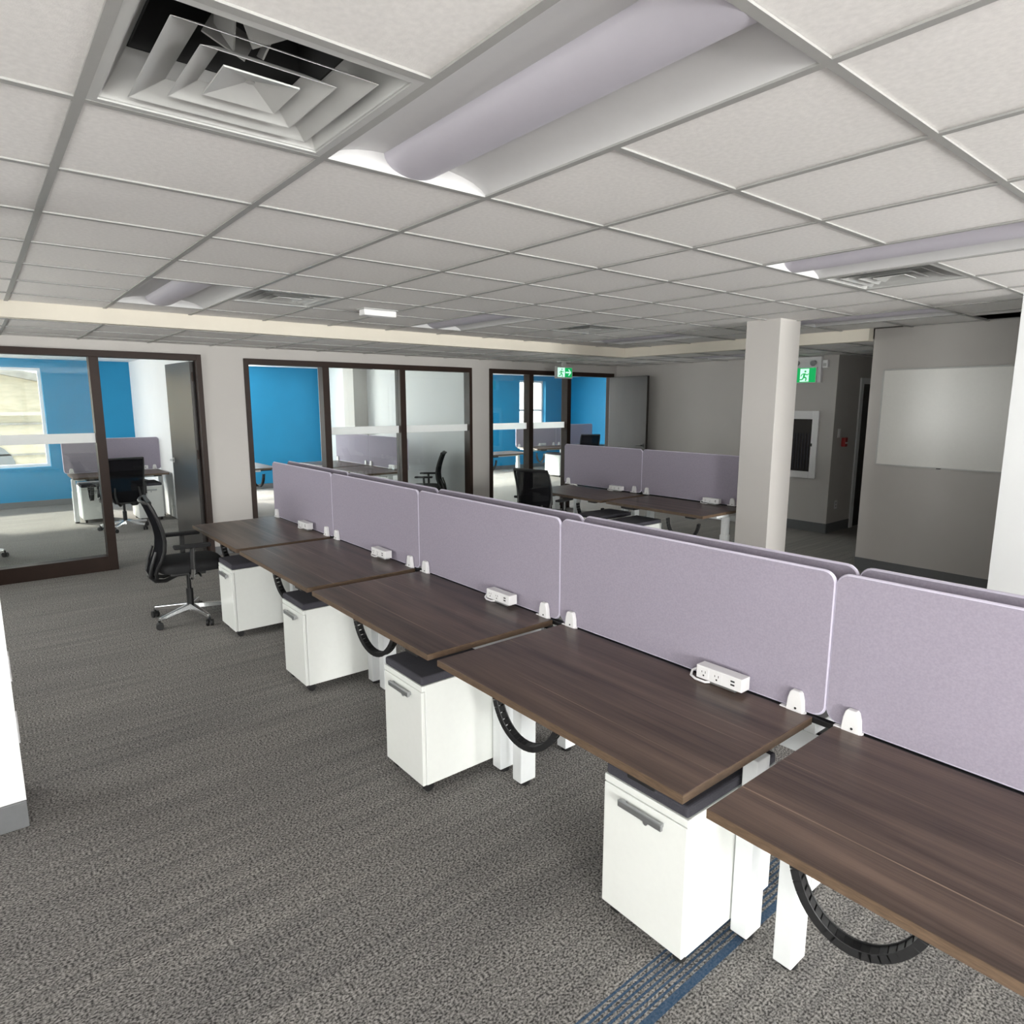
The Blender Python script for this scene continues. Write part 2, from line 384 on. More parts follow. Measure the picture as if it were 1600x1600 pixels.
# right wall with corner into the corridor
struct(bx('wall_right', M_wall, None, 4.02, XF, YR-0.15, YR, 0, TOPZ))
struct(bx('wall_corridor', M_wall, None, 4.02, 4.17, -10.6, YR-0.15, 0, TOPZ))
struct(bx('wall_corridor_end', M_wall, None, 0.4, 4.17, -10.75, -10.6, 0, TOPZ))
# square column
col = struct(MB().box(3.06, 3.385, -5.835, -5.49, 0, CZ+0.02).build('column', M_wall, None, 0.004))

# glazed front: three storefront openings
OPEN = [(-1.995, YL, 0.0, 2.235), (-5.61, -2.445, 0.0, 2.215), (-8.61, -5.935, 0.0, 2.215)]
wall_with_openings('wall_front', M_wall, 'x', XF, 0.14, YR, YL+0.2, 0, TOPZ, [(a, b, zl, zh) for a, b, zl, zh in OPEN])
# office partitions and blue rear wall
ROOMWIN = [(-12.12, -11.20, 0.75, 2.30), (-10.0, -6.3, 0.55, 2.30), (-4.22, -2.45, 0.25, 2.41), (-0.96, 1.5, 0.66, 2.28)]  # middle two openings are unseen, added and enlarged to brighten the offices
wall_with_openings('wall_rear', M_blue, 'x', XR, 0.22, -13.2, YL+0.2, 0, TOPZ, ROOMWIN)
struct(bx('wall_office_divider', M_wallw, None, XF+0.14, XR, -2.40, -2.24, 0, TOPZ))
wd2 = struct(bx('wall_office_divider_second', M_wallw, None, XF+0.14, XR, -5.84, -5.70, 0, TOPZ))
struct(bx('wall_pilaster', M_wall, None, 11.20, 11.62, -5.70, -5.43, 0, 2.42))
struct(bx('wall_office_right', M_blue, None, XF+0.14, XR, -13.2, -13.0, 0, TOPZ))
struct(bx('wall_office_front_right', M_wall, None, XF, XF+0.14, -13.2, YR-0.15, 0, TOPZ))
wall_with_openings('wall_office_left', M_wallw, 'y', YL, 0.2, XF+0.14, XR, 0, TOPZ, [(10.7, 12.3, 0.85, 2.30)])  # unseen side opening, added to brighten the left office
w = simple_window(17, -0.04, 0.04, -0.8, 0.8, 0.85, 2.30, mt=M_white); w.location = (11.5, YL+0.13, 0.85); w.rotation_euler.z = PI/2
window_light((11.5, YL+0.22, 1.575), 1.6, 1.45, (0, -1, 0), 5.0)  # lamp in the added side opening
for k, (a, b, zl, zh) in enumerate(ROOMWIN):
    simple_window(20+k, XR+0.12, XR+0.19, a, b, zl, zh, fw=0.045, mid=(k != 3))
    if k in (1, 2): window_light((XR+0.24, (a+b)/2, (zl+zh)/2), b-a, zh-zl, (-1, 0, 0), (0, 17.0, 6.0)[k])  # added lamps in the two unseen openings
    else: portal('daylight_portal', (XR+0.24, (a+b)/2, (zl+zh)/2), b-a, zh-zl, (-1, 0, 0))
# flat ceilings inside the three offices
for nm, y0, y1 in (('ceiling_office_left', -2.24, YL), ('ceiling_office_middle', -5.70, -2.40), ('ceiling_office_right', -13.0, -5.84)):
    c = struct(bx(nm, M_wallw, None, XF+0.14, XR, y0, y1, 2.42, 2.44))

# baseboards
def baseboard(side, *b): return struct(MB().box(*b).build('baseboard_'+side, M_base, None, 0.003))
baseboard('whiteboard', 0.6, 2.93, -7.06, -7.052, 0, 0.13)
baseboard('right', 4.02, XF, YR, YR+0.008, 0, 0.13)
baseboard('corridor', 4.012, 4.02, -9.36, YR+0.008, 0, 0.13)
baseboard('rear_left', XR-0.008, XR, -2.24, YL, 0, 0.10)
baseboard('rear_middle', XR-0.008, XR, -5.70, -2.40, 0, 0.10)
baseboard('rear_right', XR-0.008, XR, -13.0, -5.84, 0, 0.10)
baseboard('return', 3.158, 3.17, -0.014, YL, 0, 0.115)
baseboard('partition', XW, 1.36, -5.49, -5.482, 0, 0.13)
baseboard('front_pier', XF-0.008, XF, -2.445, -1.995, 0, 0.10)
baseboard('front_pier_second', XF-0.008, XF, -5.935, -5.61, 0, 0.10)

# ------------------------------------------------------------------ ceilings: grid runners and tiles
def cells(a0, a1, org):
    i0 = math.floor((a0-org)/G + 1e-6); i1 = math.ceil((a1-org)/G - 1e-6)
    return [(i, max(a0, org+i*G), min(a1, org+(i+1)*G)) for i in range(i0, i1)]
TCACHE = {}
def tile_mesh(sx, sy):
    k = (round(sx, 3), round(sy, 3))
    if k not in TCACHE: TCACHE[k] = MB().box(-sx/2, sx/2, -sy/2, sy/2, 0, 0.014).mesh('ceiling_tile', M_tile, 0.002, 1)
    return TCACHE[k]
RW = 0.012
def grid_ceiling(root, x0, x1, y0, y1, z, skip=lambda i, j: False, special=None):
    """runners at z..z+.006, tiles just above"""
    xs = cells(x0, x1, GX); ys = cells(y0, y1, GY)
    for (i, a, b) in xs[1:]: bx('grid_runner', M_grid, root, a-RW, a+RW, y0, y1, z, z+0.006)
    for (j, c, d) in ys[1:]:
        for (i, a, b) in xs:
            e0 = a + (RW if i != xs[0][0] else 0); e1 = b - (RW if i != xs[-1][0] else 0)
            if e1-e0 < 0.02: continue
            if skip(i, j) and skip(i, j-1) and LIGHTCUT(i, j): continue
            bx('grid_cross_tee', M_grid, root, e0, e1, c-RW*0.8, c+RW*0.8, z, z+0.006)
    for (i, a, b) in xs:
        for (j, c, d) in ys:
            if skip(i, j): continue
            if special and special(root, i, j, a, b, c, d): continue
            sx = b-a-0.008; sy = d-c-0.008
            if sx < 0.03 or sy < 0.03: continue
            link('ceiling_tile', tile_mesh(sx, sy), root, ((a+b)/2, (c+d)/2, z+0.0062 + random.uniform(0, 0.0012)))
# fixtures on the main grid, in cell indices (i along x, j along y with j = -1-b)
LIGHTS = [(-2, -1), (-2, -5), (4, -1), (4, -5), (4, -9), (0, -9)]      # each covers i, i+1
VENTS = [(-1, 0), (-1, -6), (4, -2), (4, -7)]
occ = set()
for i, j in LIGHTS: occ |= {(i, j), (i+1, j)}
for v in VENTS: occ.add(v)
def LIGHTCUT(i, j): return False
ceil = struct(empty('ceiling', (0, 0, 0)))
def missing_tile(root, i, j, a, b, c, d):
    if (i, j) in ((-1, -11),): return True
    if (i, j) == (-1, -10):          # tile pushed aside, leaving a dark slot along the wall
        link('ceiling_tile', tile_mesh(b-a-0.008, 0.22), root, ((a+b)/2, d-0.115, CZ+0.0062)); return True
    return False
class LC: pass
# cross runners inside a light's footprint are left out
def grid_main():
    xs = [c for c in cells(XW, XB, GX) if c[2] > -0.7]; z = CZ; x_near = xs[0][1]
    for (i, a, b) in xs[1:]:
        y_end = -7.06 if a < 2.93 else YB
        cur = y_end
        for (lx, lj) in sorted(LIGHTS, key=lambda q: q[1]):
            if lx+1 == i:
                bx('grid_runner', M_grid, ceil, a-RW, a+RW, cur, GY+lj*G+RW, z, z+0.006); cur = GY+(lj+1)*G-RW
        bx('grid_runner', M_grid, ceil, a-RW, a+RW, cur, YL, z, z+0.006)
    for (i, a, b) in xs:
        ys = cells(-7.06 if b < 2.95 else YB, YL, GY)
        for (j, c, d) in ys[1:]:
            e0 = a + (RW if i != xs[0][0] else 0); e1 = b - (RW if i != xs[-1][0] else 0)
            if e1-e0 > 0.02: bx('grid_cross_tee', M_grid, ceil, e0, e1, c-RW, c+RW, z, z+0.006)
        for (j, c, d) in ys:
            if (i, j) in occ or missing_tile(ceil, i, j, a, b, c, d): continue
            if b-a < 0.05 or d-c < 0.05: continue
            link('ceiling_tile', tile_mesh(b-a-0.008, d-c-0.008), ceil, ((a+b)/2, (c+d)/2, z+0.0062+random.uniform(0, 0.001)))
    # the stretch behind the camera, out of view
    mb = MB()
    for (i, a, b) in cells(XW, x_near, GX):
        for (j, c, d) in cells(-5.49, YL, GY): mb.box(a+0.004, b-0.004, c+0.004, d-0.004, z+0.0062, z+0.02)
    mb.build('ceiling_tile_field', M_tile, ceil)['kind'] = 'stuff'
grid_main()
# bulkhead faces stepping down to the lower ceiling
struct(bx('trim_2', M_cream, None, XB, XB+0.10, YB-0.1, YL, LZ, TOPZ))
struct(bx('trim_3', M_cream, None, 2.93, XB, YB-0.10, YB, LZ, TOPZ))
lower = struct(empty('ceiling_lower', (0, 0, 0)))
grid_ceiling(lower, XB+0.10, XF, YB-0.1, YL, LZ)
LOWLIGHT = (6.0-1.22, 6.0, GY-11*G, GY-10*G-0.0)
def low_skip(i, j): return j == -12 and i in (4, 5)
grid_ceiling(lower, 2.93, XF, YR, YB-0.10, LZ, skip=low_skip)
grid_ceiling(lower, 0.6, 4.02, -10.6, YR, LZ)
grid_ceiling(lower, 0.6, 2.93, YR, -7.25, LZ)

# ------------------------------------------------------------------ recessed lights
def make_light():
    root = empty('recessed_ceiling_light'); tag(root, 'x', 'ceiling light')
    L2, Wd = 0.600, 0.297
    prof = [(-Wd, 0.004), (-0.275, 0.021), (-0.24, 0.036), (-0.195, 0.047), (-0.145, 0.054), (-0.105, 0.056)]
    full = prof + [(0.105, 0.056)] + [(-a, b) for a, b in reversed(prof[:-1])]
    grid = [[(x, a, b) for a, b in full] for x in (-L2, L2)]
    MB().sheet(grid, (0, 0, 0.004)).build('reflector', M_refl, root)
    for sx in (-1, 1):
        poly = [(a, b) for a, b in full]
        mb = MB(); mb.prism(list(reversed(poly)), 0, sx*L2-0.003, sx*L2+0.003); mb.build('end_plate', M_refl, root)
    n = 14; lens = [(0.104*math.cos(PI+PI*k/n), 0.0555+0.056*math.sin(PI+PI*k/n)) for k in range(n+1)]
    lm = MB(); lm.prism(lens, 0, -L2+0.004, L2-0.004, True); lm.build('lens', M_lens, root)
    rim = MB()
    for sx in (-1, 1): rim.box(sx*L2-0.004, sx*L2+0.004, -Wd, Wd, 0.0, 0.006)
    for sy in (-1, 1): rim.box(-L2, L2, sy*Wd-0.004, sy*Wd+0.004, 0.0, 0.006)
    rim.build('rim', M_refl, root)
    return root
plight = make_light(); ul = []
LL = ['large recessed ceiling light at the top centre beside the nearest air vent',
      'recessed ceiling light at the right edge, touching the right-hand air vent',
      'recessed ceiling light at the far left, short and tilted beside a dark vent',
      'recessed ceiling light near the middle of the far ceiling, right of the white box',
      'dim recessed ceiling light in the far corner above the cream bulkhead',
      'ceiling light glimpsed just right of the square column top']
for (i, j), lab in zip(LIGHTS, LL):
    place(plight, ul, (GX+(i+1)*G, GY+(j+0.5)*G, CZ+0.0005), 0, lab, 'recessed ceiling lights')
place(plight, ul, (GX+5*G, GY-11.5*G, LZ+0.0005), 0, 'ceiling light in the lower ceiling above the far right wall', 'recessed ceiling lights')

# ------------------------------------------------------------------ square cone air vents
def make_vent():
    root = empty('square_air_vent'); tag(root, 'x', 'air vent')
    def frustum(h0, h1, z0, z1, nm, t=0.004):
        mb = MB(); c = [(-1, -1), (1, -1), (1, 1), (-1, 1)]
        vs = [(a*h0, b*h0, z0) for a, b in c]+[(a*h1, b*h1, z1) for a, b in c]+[(a*(h0-t), b*(h0-t), z0+t*0.2) for a, b in c]+[(a*(h1-t), b*(h1-t), z1) for a, b in c]
        fs = []
        for k in range(4):
            q = (k+1) % 4
            fs += [(k, q, 4+q, 4+k), (8+k, 12+k, 12+q, 8+q), (k, 8+k, 8+q, q), (4+k, 4+q, 12+q, 12+k)]
        return mb.add(vs, fs).build(nm, M_vent, root, 0.0012, 1)
    fr = MB()
    for s in (-1, 1):
        fr.box(-0.297, 0.297, min(s*0.272, s*0.297), max(s*0.272, s*0.297), 0.0, 0.008)
        fr.box(min(s*0.272, s*0.297), max(s*0.272, s*0.297), -0.272, 0.272, 0.0, 0.008)
    fr.build('flange', M_vent, root)
    frustum(0.272, 0.215, 0.004, 0.110, 'outer_cone')
    frustum(0.218, 0.150, 0.000, 0.036, 'cone_ring')
    frustum(0.148, 0.094, -0.002, 0.030, 'cone_ring')
    c = [(-1, -1), (1, -1), (1, 1), (-1, 1)]
    MB().add([(a*0.084, b*0.084, -0.002) for a, b in c]+[(0, 0, 0.022)]+[(a*0.084, b*0.084, 0.002) for a, b in c]+[(0, 0, 0.026)],
             [(1, 0, 4), (2, 1, 4), (3, 2, 4), (0, 3, 4), (5, 6, 9), (6, 7, 9), (7, 8, 9), (8, 5, 9), (0, 1, 6, 5), (1, 2, 7, 6), (2, 3, 8, 7), (3, 0, 5, 8)]).build('centre_plate', M_vent, root)
    MB().cyl((0, 0, 0.018), (0, 0, 0.026), 0.010).build('screw', M_vent, root)
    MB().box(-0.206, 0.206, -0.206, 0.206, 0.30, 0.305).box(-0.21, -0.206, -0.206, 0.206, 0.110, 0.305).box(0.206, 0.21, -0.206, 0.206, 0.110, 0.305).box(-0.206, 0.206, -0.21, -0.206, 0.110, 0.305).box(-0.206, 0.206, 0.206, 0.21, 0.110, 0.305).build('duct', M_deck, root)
    for k in range(4):
        b = bx('damper_blade', M_vent, root, -0.002, 0.002, -0.05, 0.05, -0.04, 0.04)
        b.location = (0.06*math.cos(k*PI/2+0.4), 0.06*math.sin(k*PI/2+0.4), 0.13); b.rotation_euler = (0.5, 0.4, k*PI/2)
    return root
pvent = make_vent(); uv = []
VL = ['large square air vent with nested rings at the top left of the ceiling',
      'square air vent by the right edge below the lilac-grey light',
      'dark square air vent at the far left between a light and the white box',
      'small dark air vent far away near the centre of the ceiling']
for (i, j), lab in zip(VENTS, VL):
    place(pvent, uv, (GX+(i+0.5)*G, GY+(j+0.5)*G, CZ+0.0005), 0, lab, 'square ceiling air vents')
# white ceiling box
t = empty('ceiling_sensor_box', (4.80, -2.56, CZ-0.05)); tag(t, 'small white box mounted on the far ceiling between two vents', 'ceiling box')
MB().box(-0.045, 0.045, -0.14, 0.14, 0.0, 0.046).build('cover', M_plastic, t, 0.006)
MB().box(-0.06, 0.06, -0.15, 0.15, 0.046, 0.054).build('mounting_plate', M_vent, t, 0.002)

# ------------------------------------------------------------------ storefront frames, panes, doors
FW = 0.05
def storefront(n, y0, y1, ztop, mull, panes, doorway, sill=0.15):
    """y0<y1; mull = list of mullion centres; panes = list of (a,b) glazed spans; doorway = (a,b)"""
    w = struct(empty('window_%d' % n, (XF, (y0+y1)/2, 0))); oy = (y0+y1)/2
    d0, d1 = -0.03, 0.11
    def b(nm, mt, a, c, zl, zh, x0=d0, x1=d1, parent=w, bv=0.002): return MB().box(x0, x1, a-oy, c-oy, zl, zh).build(nm, mt, parent, bv)
    b('frame_jamb', M_frame, y0, y0+FW, 0, ztop); b('frame_jamb', M_frame, y1-FW, y1, 0, ztop)
    b('frame_head', M_frame, y0+FW, y1-FW, ztop-0.065, ztop)
    for c in mull: b('mullion', M_frame, c-0.042, c+0.042, 0, ztop-0.065)
    for a, c in panes:
        b('frame_sill', M_frame, a, c, 0.0, sill)
        p = b('pane', M_glass, a, c, sill, ztop-0.065, 0.036, 0.044, bv=0)
        b('privacy_film', M_film, a, c, 1.322, 1.418, 0.033, 0.0355, parent=p, bv=0)
    return w
storefront(1, -1.995, YL, 2.235, [-0.995, 0.8], [(-0.953, 0.758), (0.842, YL-FW)], None)
storefront(2, -5.61, -2.445, 2.215, [-3.41, -4.478], [(-4.436, -3.452), (-5.56, -4.52)], None)
storefront(3, -8.61, -5.935, 2.215, [-6.735, -7.545], [(-6.693, -5.985), (-7.503, -6.777)], None)
def door(n, hinge, ang, width, h, lever_side):
    """leaf along local +x from the hinge"""
    d = struct(empty('door_%d' % n, (*hinge, 0), ang))
    MB().box(0.0, width, -0.022, 0.022, 0.012, h).build('door_leaf', M_door, d, 0.003)
    for z in (0.25, 1.1, 1.95): MB().cyl((-0.004, 0.0, z), (-0.004, 0.0, z+0.10), 0.010).build('hinge', M_frame, d)
    for s in (-1, 1):
        k = MB().cyl((width-0.07, s*0.022, 1.04), (width-0.07, s*0.030, 1.04), 0.03).cyl((width-0.07, s*0.03, 1.04), (width-0.07, s*0.065, 1.04), 0.011)
        k.tube([(width-0.07, s*0.062, 1.04), (width-0.10, s*0.066, 1.04), (width-0.18, s*0.062, 1.04)], 0.010)
        k.build('lever_handle', M_steel if n == 1 else M_dark, d)
    return d
door(1, (XF+0.075, -1.918), math.atan2(0.055, 0.90), 0.90, 2.165, 1)
door(3, (XF-0.05, -8.50), PI-math.atan2(0.10, 0.90), 0.90, 2.15, 1)
# corridor door frame, beyond the corner
d = struct(empty('door_4', (4.02, -9.85, 0)))
bx('frame_jamb', M_wallw, d, -0.02, 0.0, 0.40, 0.48, 0, 2.06); bx('frame_jamb', M_wallw, d, -0.02, 0.0, -0.56, -0.48, 0, 2.06)
bx('frame_head', M_wallw, d, -0.02, 0.0, -0.48, 0.40, 1.98, 2.06); bx('door_leaf', M_door, d, -0.012, 0.0, -0.48, 0.40, 0.01, 1.98)
for z in (0.3, 1.0, 1.75): bx('hinge', M_frame, d, -0.024, -0.012, 0.385, 0.40, z, z+0.1)

# ------------------------------------------------------------------ desks
DZ = 0.693
def chain_curve(k=22):
    """U-shaped hanging loop in the x-z plane"""
    pts = []
    for i in range(k+1):
        t = i/k
        a = PI*(1.06+0.92*t)
        pts.append((0.160*math.cos(a), 0.0, 0.235*math.sin(a)))
    return pts
def make_desk(full=True):
    root = empty('height_adjustable_desk'); tag(root, 'x', 'desk')
    top = MB().box(-0.6, 0.6, -0.3525, 0.3525, DZ-0.028, DZ).build('tabletop', M_wood, root, 0.0022)
    e = MB().box(-0.6005, 0.6005, 0.3515, 0.3532, DZ-0.0265, DZ-0.0015)
    for s in (-1, 1): e.box(min(s*0.5995, s*0.6007), max(s*0.5995, s*0.6007), -0.3525, 0.3525, DZ-0.0265, DZ-0.0015)
    e.build('edge_band', M_wood_edge, top)
    for s in (-1, 1):
        x = s*0.563
        leg = MB().box(x-0.030, x+0.030, -0.126, -0.038, 0.020, 0.46).build('leg', M_leg, root, 0.004)
        MB().box(x-0.025, x+0.025, -0.119, -0.045, 0.46, 0.635).build('inner_column', M_leg, leg, 0.003)
        MB().cyl((x, -0.082, 0.0), (x, -0.082, 0.020), 0.028).build('foot_glide', M_dark, leg)
        MB().box(x-s*0.022-0.030, x-s*0.022+0.030, -0.31, 0.08, 0.635, 0.664).build('support_arm', M_leg, root, 0.004)
    MB().box(-0.527, 0.527, -0.125, -0.04, 0.605, 0.650).build('cross_beam', M_leg, root, 0.004)
    MB().box(0.26, 0.44, 0.13, 0.30, 0.632, 0.664).build('control_box', M_dark, root, 0.004)
    MB().box(-0.50, -0.40, 0.295, 0.345, 0.648, 0.665).build('height_switch', M_dark, root, 0.003)
    if full:
        ch = empty('cable_chain', (0.30, 0.12, 0.0), 0.25, root); ch.location.z = 0.600
        pts = [Vector(p) for p in chain_curve()]
        me = MB().box(-0.011, 0.011, -0.018, 0.018, -0.013, 0.006).box(-0.0145, 0.0145, -0.0205, -0.016, -0.015, 0.009).box(-0.0145, 0.0145, 0.016, 0.0205, -0.015, 0.009).mesh('chain_link', M_dark, 0.0012, 1)
        for i in range(len(pts)-1):
            p = (pts[i]+pts[i+1])/2; d = pts[i+1]-pts[i]
            o = link('chain_link', me, ch, p); o.rotation_euler.y = -math.atan2(d.z, d.x)
    return root
pdesk = make_desk(); ud = []
AY = -1.7175
DL = ['walnut desk closest to the camera, cut off by the right edge',
      'walnut desk second from the camera, beside the white cabinet it overhangs most',
      'third walnut desk from the camera, middle of the five in the front row',
      'fourth walnut desk from the camera in the front row',
      'walnut desk at the far end of the front row, beside the black chair']
for k in range(5):
    place(pdesk, ud, (0.275+1.275*k, AY, 0), 0, DL[k], 'desks in the front row')
BY = -5.4825
BDL = ['dark desk behind the front row, at its end by the square column', 'dark desk behind the front row with a black mesh chair at its corner']
for k in range(2):
    o = place(pdesk, ud, (4.10+1.275*k, BY, 0), 0, BDL[k], 'desks in the back row')
    for c in o.children:
        if c.name.startswith('cable_chain'): c.location.x = -0.22
R1 = (11.12, -1.60)
o = place(pdesk, ud, (R1[0], R1[1], 0), PI/2, 'desk inside the left glazed office behind a black chair', 'desks in the glazed offices')
for c in o.children:
    if c.name.startswith('cable_chain'): c.location.x = 0.40; c.location.y = 0.27; c.rotation_euler.z = PI/2
place(pdesk, ud, (9.33, -4.71, 0), 0, 'desk in the middle office nearer the glass, under the lilac screens', 'desks in the glazed offices')
place(pdesk, ud, (10.60, -4.71, 0), 0, 'desk in the middle office farther from the glass, beneath the left lilac screen', 'desks in the glazed offices')
place(pdesk, ud, (11.15, -3.40, 0), PI, 'desk end just seen through the open middle office doorway', 'desks in the glazed offices')
place(pdesk, ud, (10.72, -8.42, 0), PI/2, 'desk at the left of the right glazed office, cut by the window frame', 'desks in the glazed offices')
place(pdesk, ud, (11.50, -10.45, 0), PI/2, 'pale-edged desk with screen in the right glazed office', 'desks in the glazed offices')
place(pdesk, ud, (11.50, -11.72, 0), PI/2, 'desk farthest right in the right glazed office, mostly behind lilac screens', 'desks in the glazed offices')

# ------------------------------------------------------------------ shared cable trough between back-to-back screens
def trough(x0, x1, y0, y1, label):
    t = empty('bench_cable_trough', ((x0+x1)/2, (y0+y1)/2, 0)); tag(t, label, 'cable trough')
    h = (x1-x0)/2; d = (y1-y0)/2
    MB().box(-h, h, -d, d, 0.545, 0.555).box(-h, h, -d, -d+0.006, 0.555, 0.63).box(-h, h, d-0.006, d, 0.555, 0.63).build('tray', M_leg, t)
    n = max(2, round((x1-x0)/1.275)+1)
    for i in range(n):
        x = -h+0.05 + (2*h-0.1)*i/(n-1)
        lg = MB().box(x-0.03, x+0.03, -0.035, 0.035, 0.02, 0.545).build('leg', M_leg, t, 0.003)
        MB().cyl((x, 0, 0), (x, 0, 0.02), 0.026).build('foot_glide', M_dark, lg)
        MB().box(x-0.02, x+0.02, -d, d, 0.63, 0.668).build('bracket', M_leg, t, 0.003)
    for s in (-1, 1): MB().box(-h, h, s*(d-0.014)-0.012, s*(d-0.014)+0.012, 0.668, 0.688).build('screen_rail', M_dark, t, 0.002)  # rails coloured black to pass for the shaded gap under the screens
    cb = MB()
    rnd = random.Random(3)
    for q in range(5):
        yy = -d+0.03+q*(2*d-0.06)/4
        cb.tube([(-h+0.05+i*(2*h-0.1)/24, yy+rnd.uniform(-0.008, 0.008), 0.562+rnd.uniform(0, 0.02)) for i in range(25)], 0.006, 6)
    cb.build('cable_bundle', M_dark, t)
    return t
trough(-0.34, 6.0, -2.24, -2.075, 'white cable trough running between the two rows of front screens')
trough(3.5, 5.98, -6.00, -5.845, 'white cable trough behind the back-row screens')

# ------------------------------------------------------------------ lilac screens
def rrect(w, h, r, n=6):
    pts = []
    for cx, cz, a0 in ((w/2-r, h-r, 0), (-w/2+r, h-r, PI/2), (-w/2+r, r, PI), (w/2-r, r, 1.5*PI)):
        for i in range(n+1): pts.append((cx+r*math.cos(a0+PI/2*i/n), cz+r*math.sin(a0+PI/2*i/n)))
    return pts
def make_screen():
    root = empty('desk_privacy_screen'); tag(root, 'x', 'desk screen')
    w, h = 1.263, 0.488
    pts = rrect(w, h, 0.036)
    p = MB(); p.prism(pts, 1, -0.010, 0.010); p.build('fabric_panel', M_screen, root)
    MB().tube([(a, 0, b) for a, b in rrect(w-0.002, h-0.002, 0.036)], 0.0085, 8, True).build('edge_trim', M_piping, root)
    for s in (-1, 1):
        x = s*0.545
        poly = [(x-0.030, -0.008), (x+0.030, -0.008), (x+0.026, 0.035), (x+0.020, 0.058), (x+0.014, 0.066), (x-0.014, 0.066), (x-0.020, 0.058), (x-0.026, 0.035)]
        cl = MB(); cl.prism(poly, 1, 0.0115, 0.034); c = cl.build('clamp', M_plastic, root, 0.003)
        MB().box(x-0.034, x+0.055, 0.0115, 0.030, -0.011, -0.003).build('clamp_foot', M_plastic, c, 0.002)
        MB().cyl((x-0.004, 0.033, 0.006), (x-0.004, 0.0352, 0.006), 0.004).build('clamp_screw', M_slot, c)
    return root
pscr = make_screen(); us = []
SZ = 0.700
SL = ['lilac screen panel cut off by the right edge, nearest the camera',
      'lilac screen panel second from the camera, widest one fully in view',
      'lilac screen panel third from the camera in the front row',
      'fourth lilac screen panel from the camera, small and foreshortened',
      'lilac screen panel at the far end of the front row, beside the office doorway']
for k in range(5): place(pscr, us, (0.2775+1.275*k, -2.092, SZ), 0, SL[k], 'front screens of the near bench')
SL2 = ['lilac rear screen behind the nearest front panel, only its top showing',
       'lilac rear screen behind the second front panel, rounded corner showing at its right end',
       'lilac rear screen behind the third front panel, its top strip below the far bench',
       'lilac rear screen behind the fourth front panel, in front of the middle office',
       'lilac rear screen farthest from the camera behind the fifth front panel']
for k in range(5): place(pscr, us, (0.265+1.275*k, -2.226, SZ), PI, SL2[k], 'rear screens of the near bench')
place(pscr, us, (4.19, -5.862, 0.712), 0, 'lilac back-row screen touching the square column', 'screens of the back row')
place(pscr, us, (5.465, -5.862, 0.712), 0, 'lilac back-row screen in front of the right office', 'screens of the back row')
place(pscr, us, (R1[0]+0.375, R1[1], SZ), PI/2, 'lilac screen inside the left office behind the black chair', 'screens in the glazed offices')
place(pscr, us, (9.36, -5.088, SZ), 0, 'right one of two lilac screens in the middle office', 'screens in the glazed offices')
place(pscr, us, (10.635, -5.088, SZ), 0, 'left one of two lilac screens in the middle office', 'screens in the glazed offices')
place(pscr, us, (11.875, -10.45, SZ), PI/2, 'left lilac screen in the right office below the bright window', 'screens in the glazed offices')
place(pscr, us, (11.875, -11.725, SZ), PI/2, 'right lilac screen in the right office against the bright blue wall', 'screens in the glazed offices')

# ------------------------------------------------------------------ power units
def make_power():
    root = empty('desk_power_unit'); tag(root, 'x', 'power outlet')
    body = MB().box(-0.095, 0.095, -0.026, 0.026, 0.018, 0.068).build('housing', M_plastic, root, 0.003)
    for k in range(2):
        x = -0.062+k*0.055
        x = 0.062-k*0.055
        s = MB().box(x-0.022, x+0.022, 0.0258, 0.0272, 0.026, 0.060).build('socket', M_plastic, body, 0.0006)
        MB().box(x-0.0085, x-0.0062, 0.0271, 0.0277, 0.043, 0.052).box(x+0.0062, x+0.0085, 0.0271, 0.0277, 0.044, 0.051).box(x-0.003, x+0.003, 0.0271, 0.0277, 0.031, 0.037).build('socket_slots', M_slot, s)
    for k in range(2): bx('usb_port', M_slot, body, -0.066, -0.050, 0.0258, 0.0268, 0.034+k*0.013, 0.040+k*0.013)
    MB().box(-0.06, 0.05, -0.022, 0.008, 0.002, 0.018).build('mounting_bracket', M_steel, root, 0.002)
    MB().box(-0.05, 0.04, -0.034, -0.026, 0.002, 0.03).build('clamp_plate', M_plastic, root, 0.002)
    MB().tube([(0.08, -0.020, 0.035), (0.115, -0.02, 0.035), (0.135, -0.008, 0.022), (0.128, 0.010, 0.010), (0.10, 0.022, 0.0075), (0.06, 0.020, 0.0065), (0.045, 0.0, 0.0065)], 0.0048, 8).build('power_cord', M_plastic, root)
    return root
ppow = make_power(); upw = []
PY = -2.092+0.058
for x, lab in ((1.27, 'white power unit with two sockets and a looped cord, nearest on the front row'), (2.575, 'white power unit clamped on the third desk of the front row'),
               (3.87, 'white power unit clamped on the fourth desk of the front row'), (5.17, 'white power unit at the far end of the front row')):
    place(ppow, upw, (x, PY, DZ), 0, lab, 'power units on the front row')
place(ppow, upw, (3.86, -5.862+0.058, DZ), 0, 'white power unit on the back row beside the square column', 'power units on the back row')
place(ppow, upw, (5.16, -5.862+0.058, DZ), 0, 'white power unit on the back row left of the screen joint', 'power units on the back row')
place(ppow, upw, (R1[0]+0.317, -1.95, DZ), PI/2, 'white power unit on the left office desk beside the chair', 'power units in the offices')
place(ppow, upw, (9.1, -5.030, DZ), 0, 'white power unit on the middle office desk under the right screen', 'power units in the offices')
place(ppow, upw, (11.817, -10.6, DZ), PI/2, 'white power unit on the right office desk under the window', 'power units in the offices')

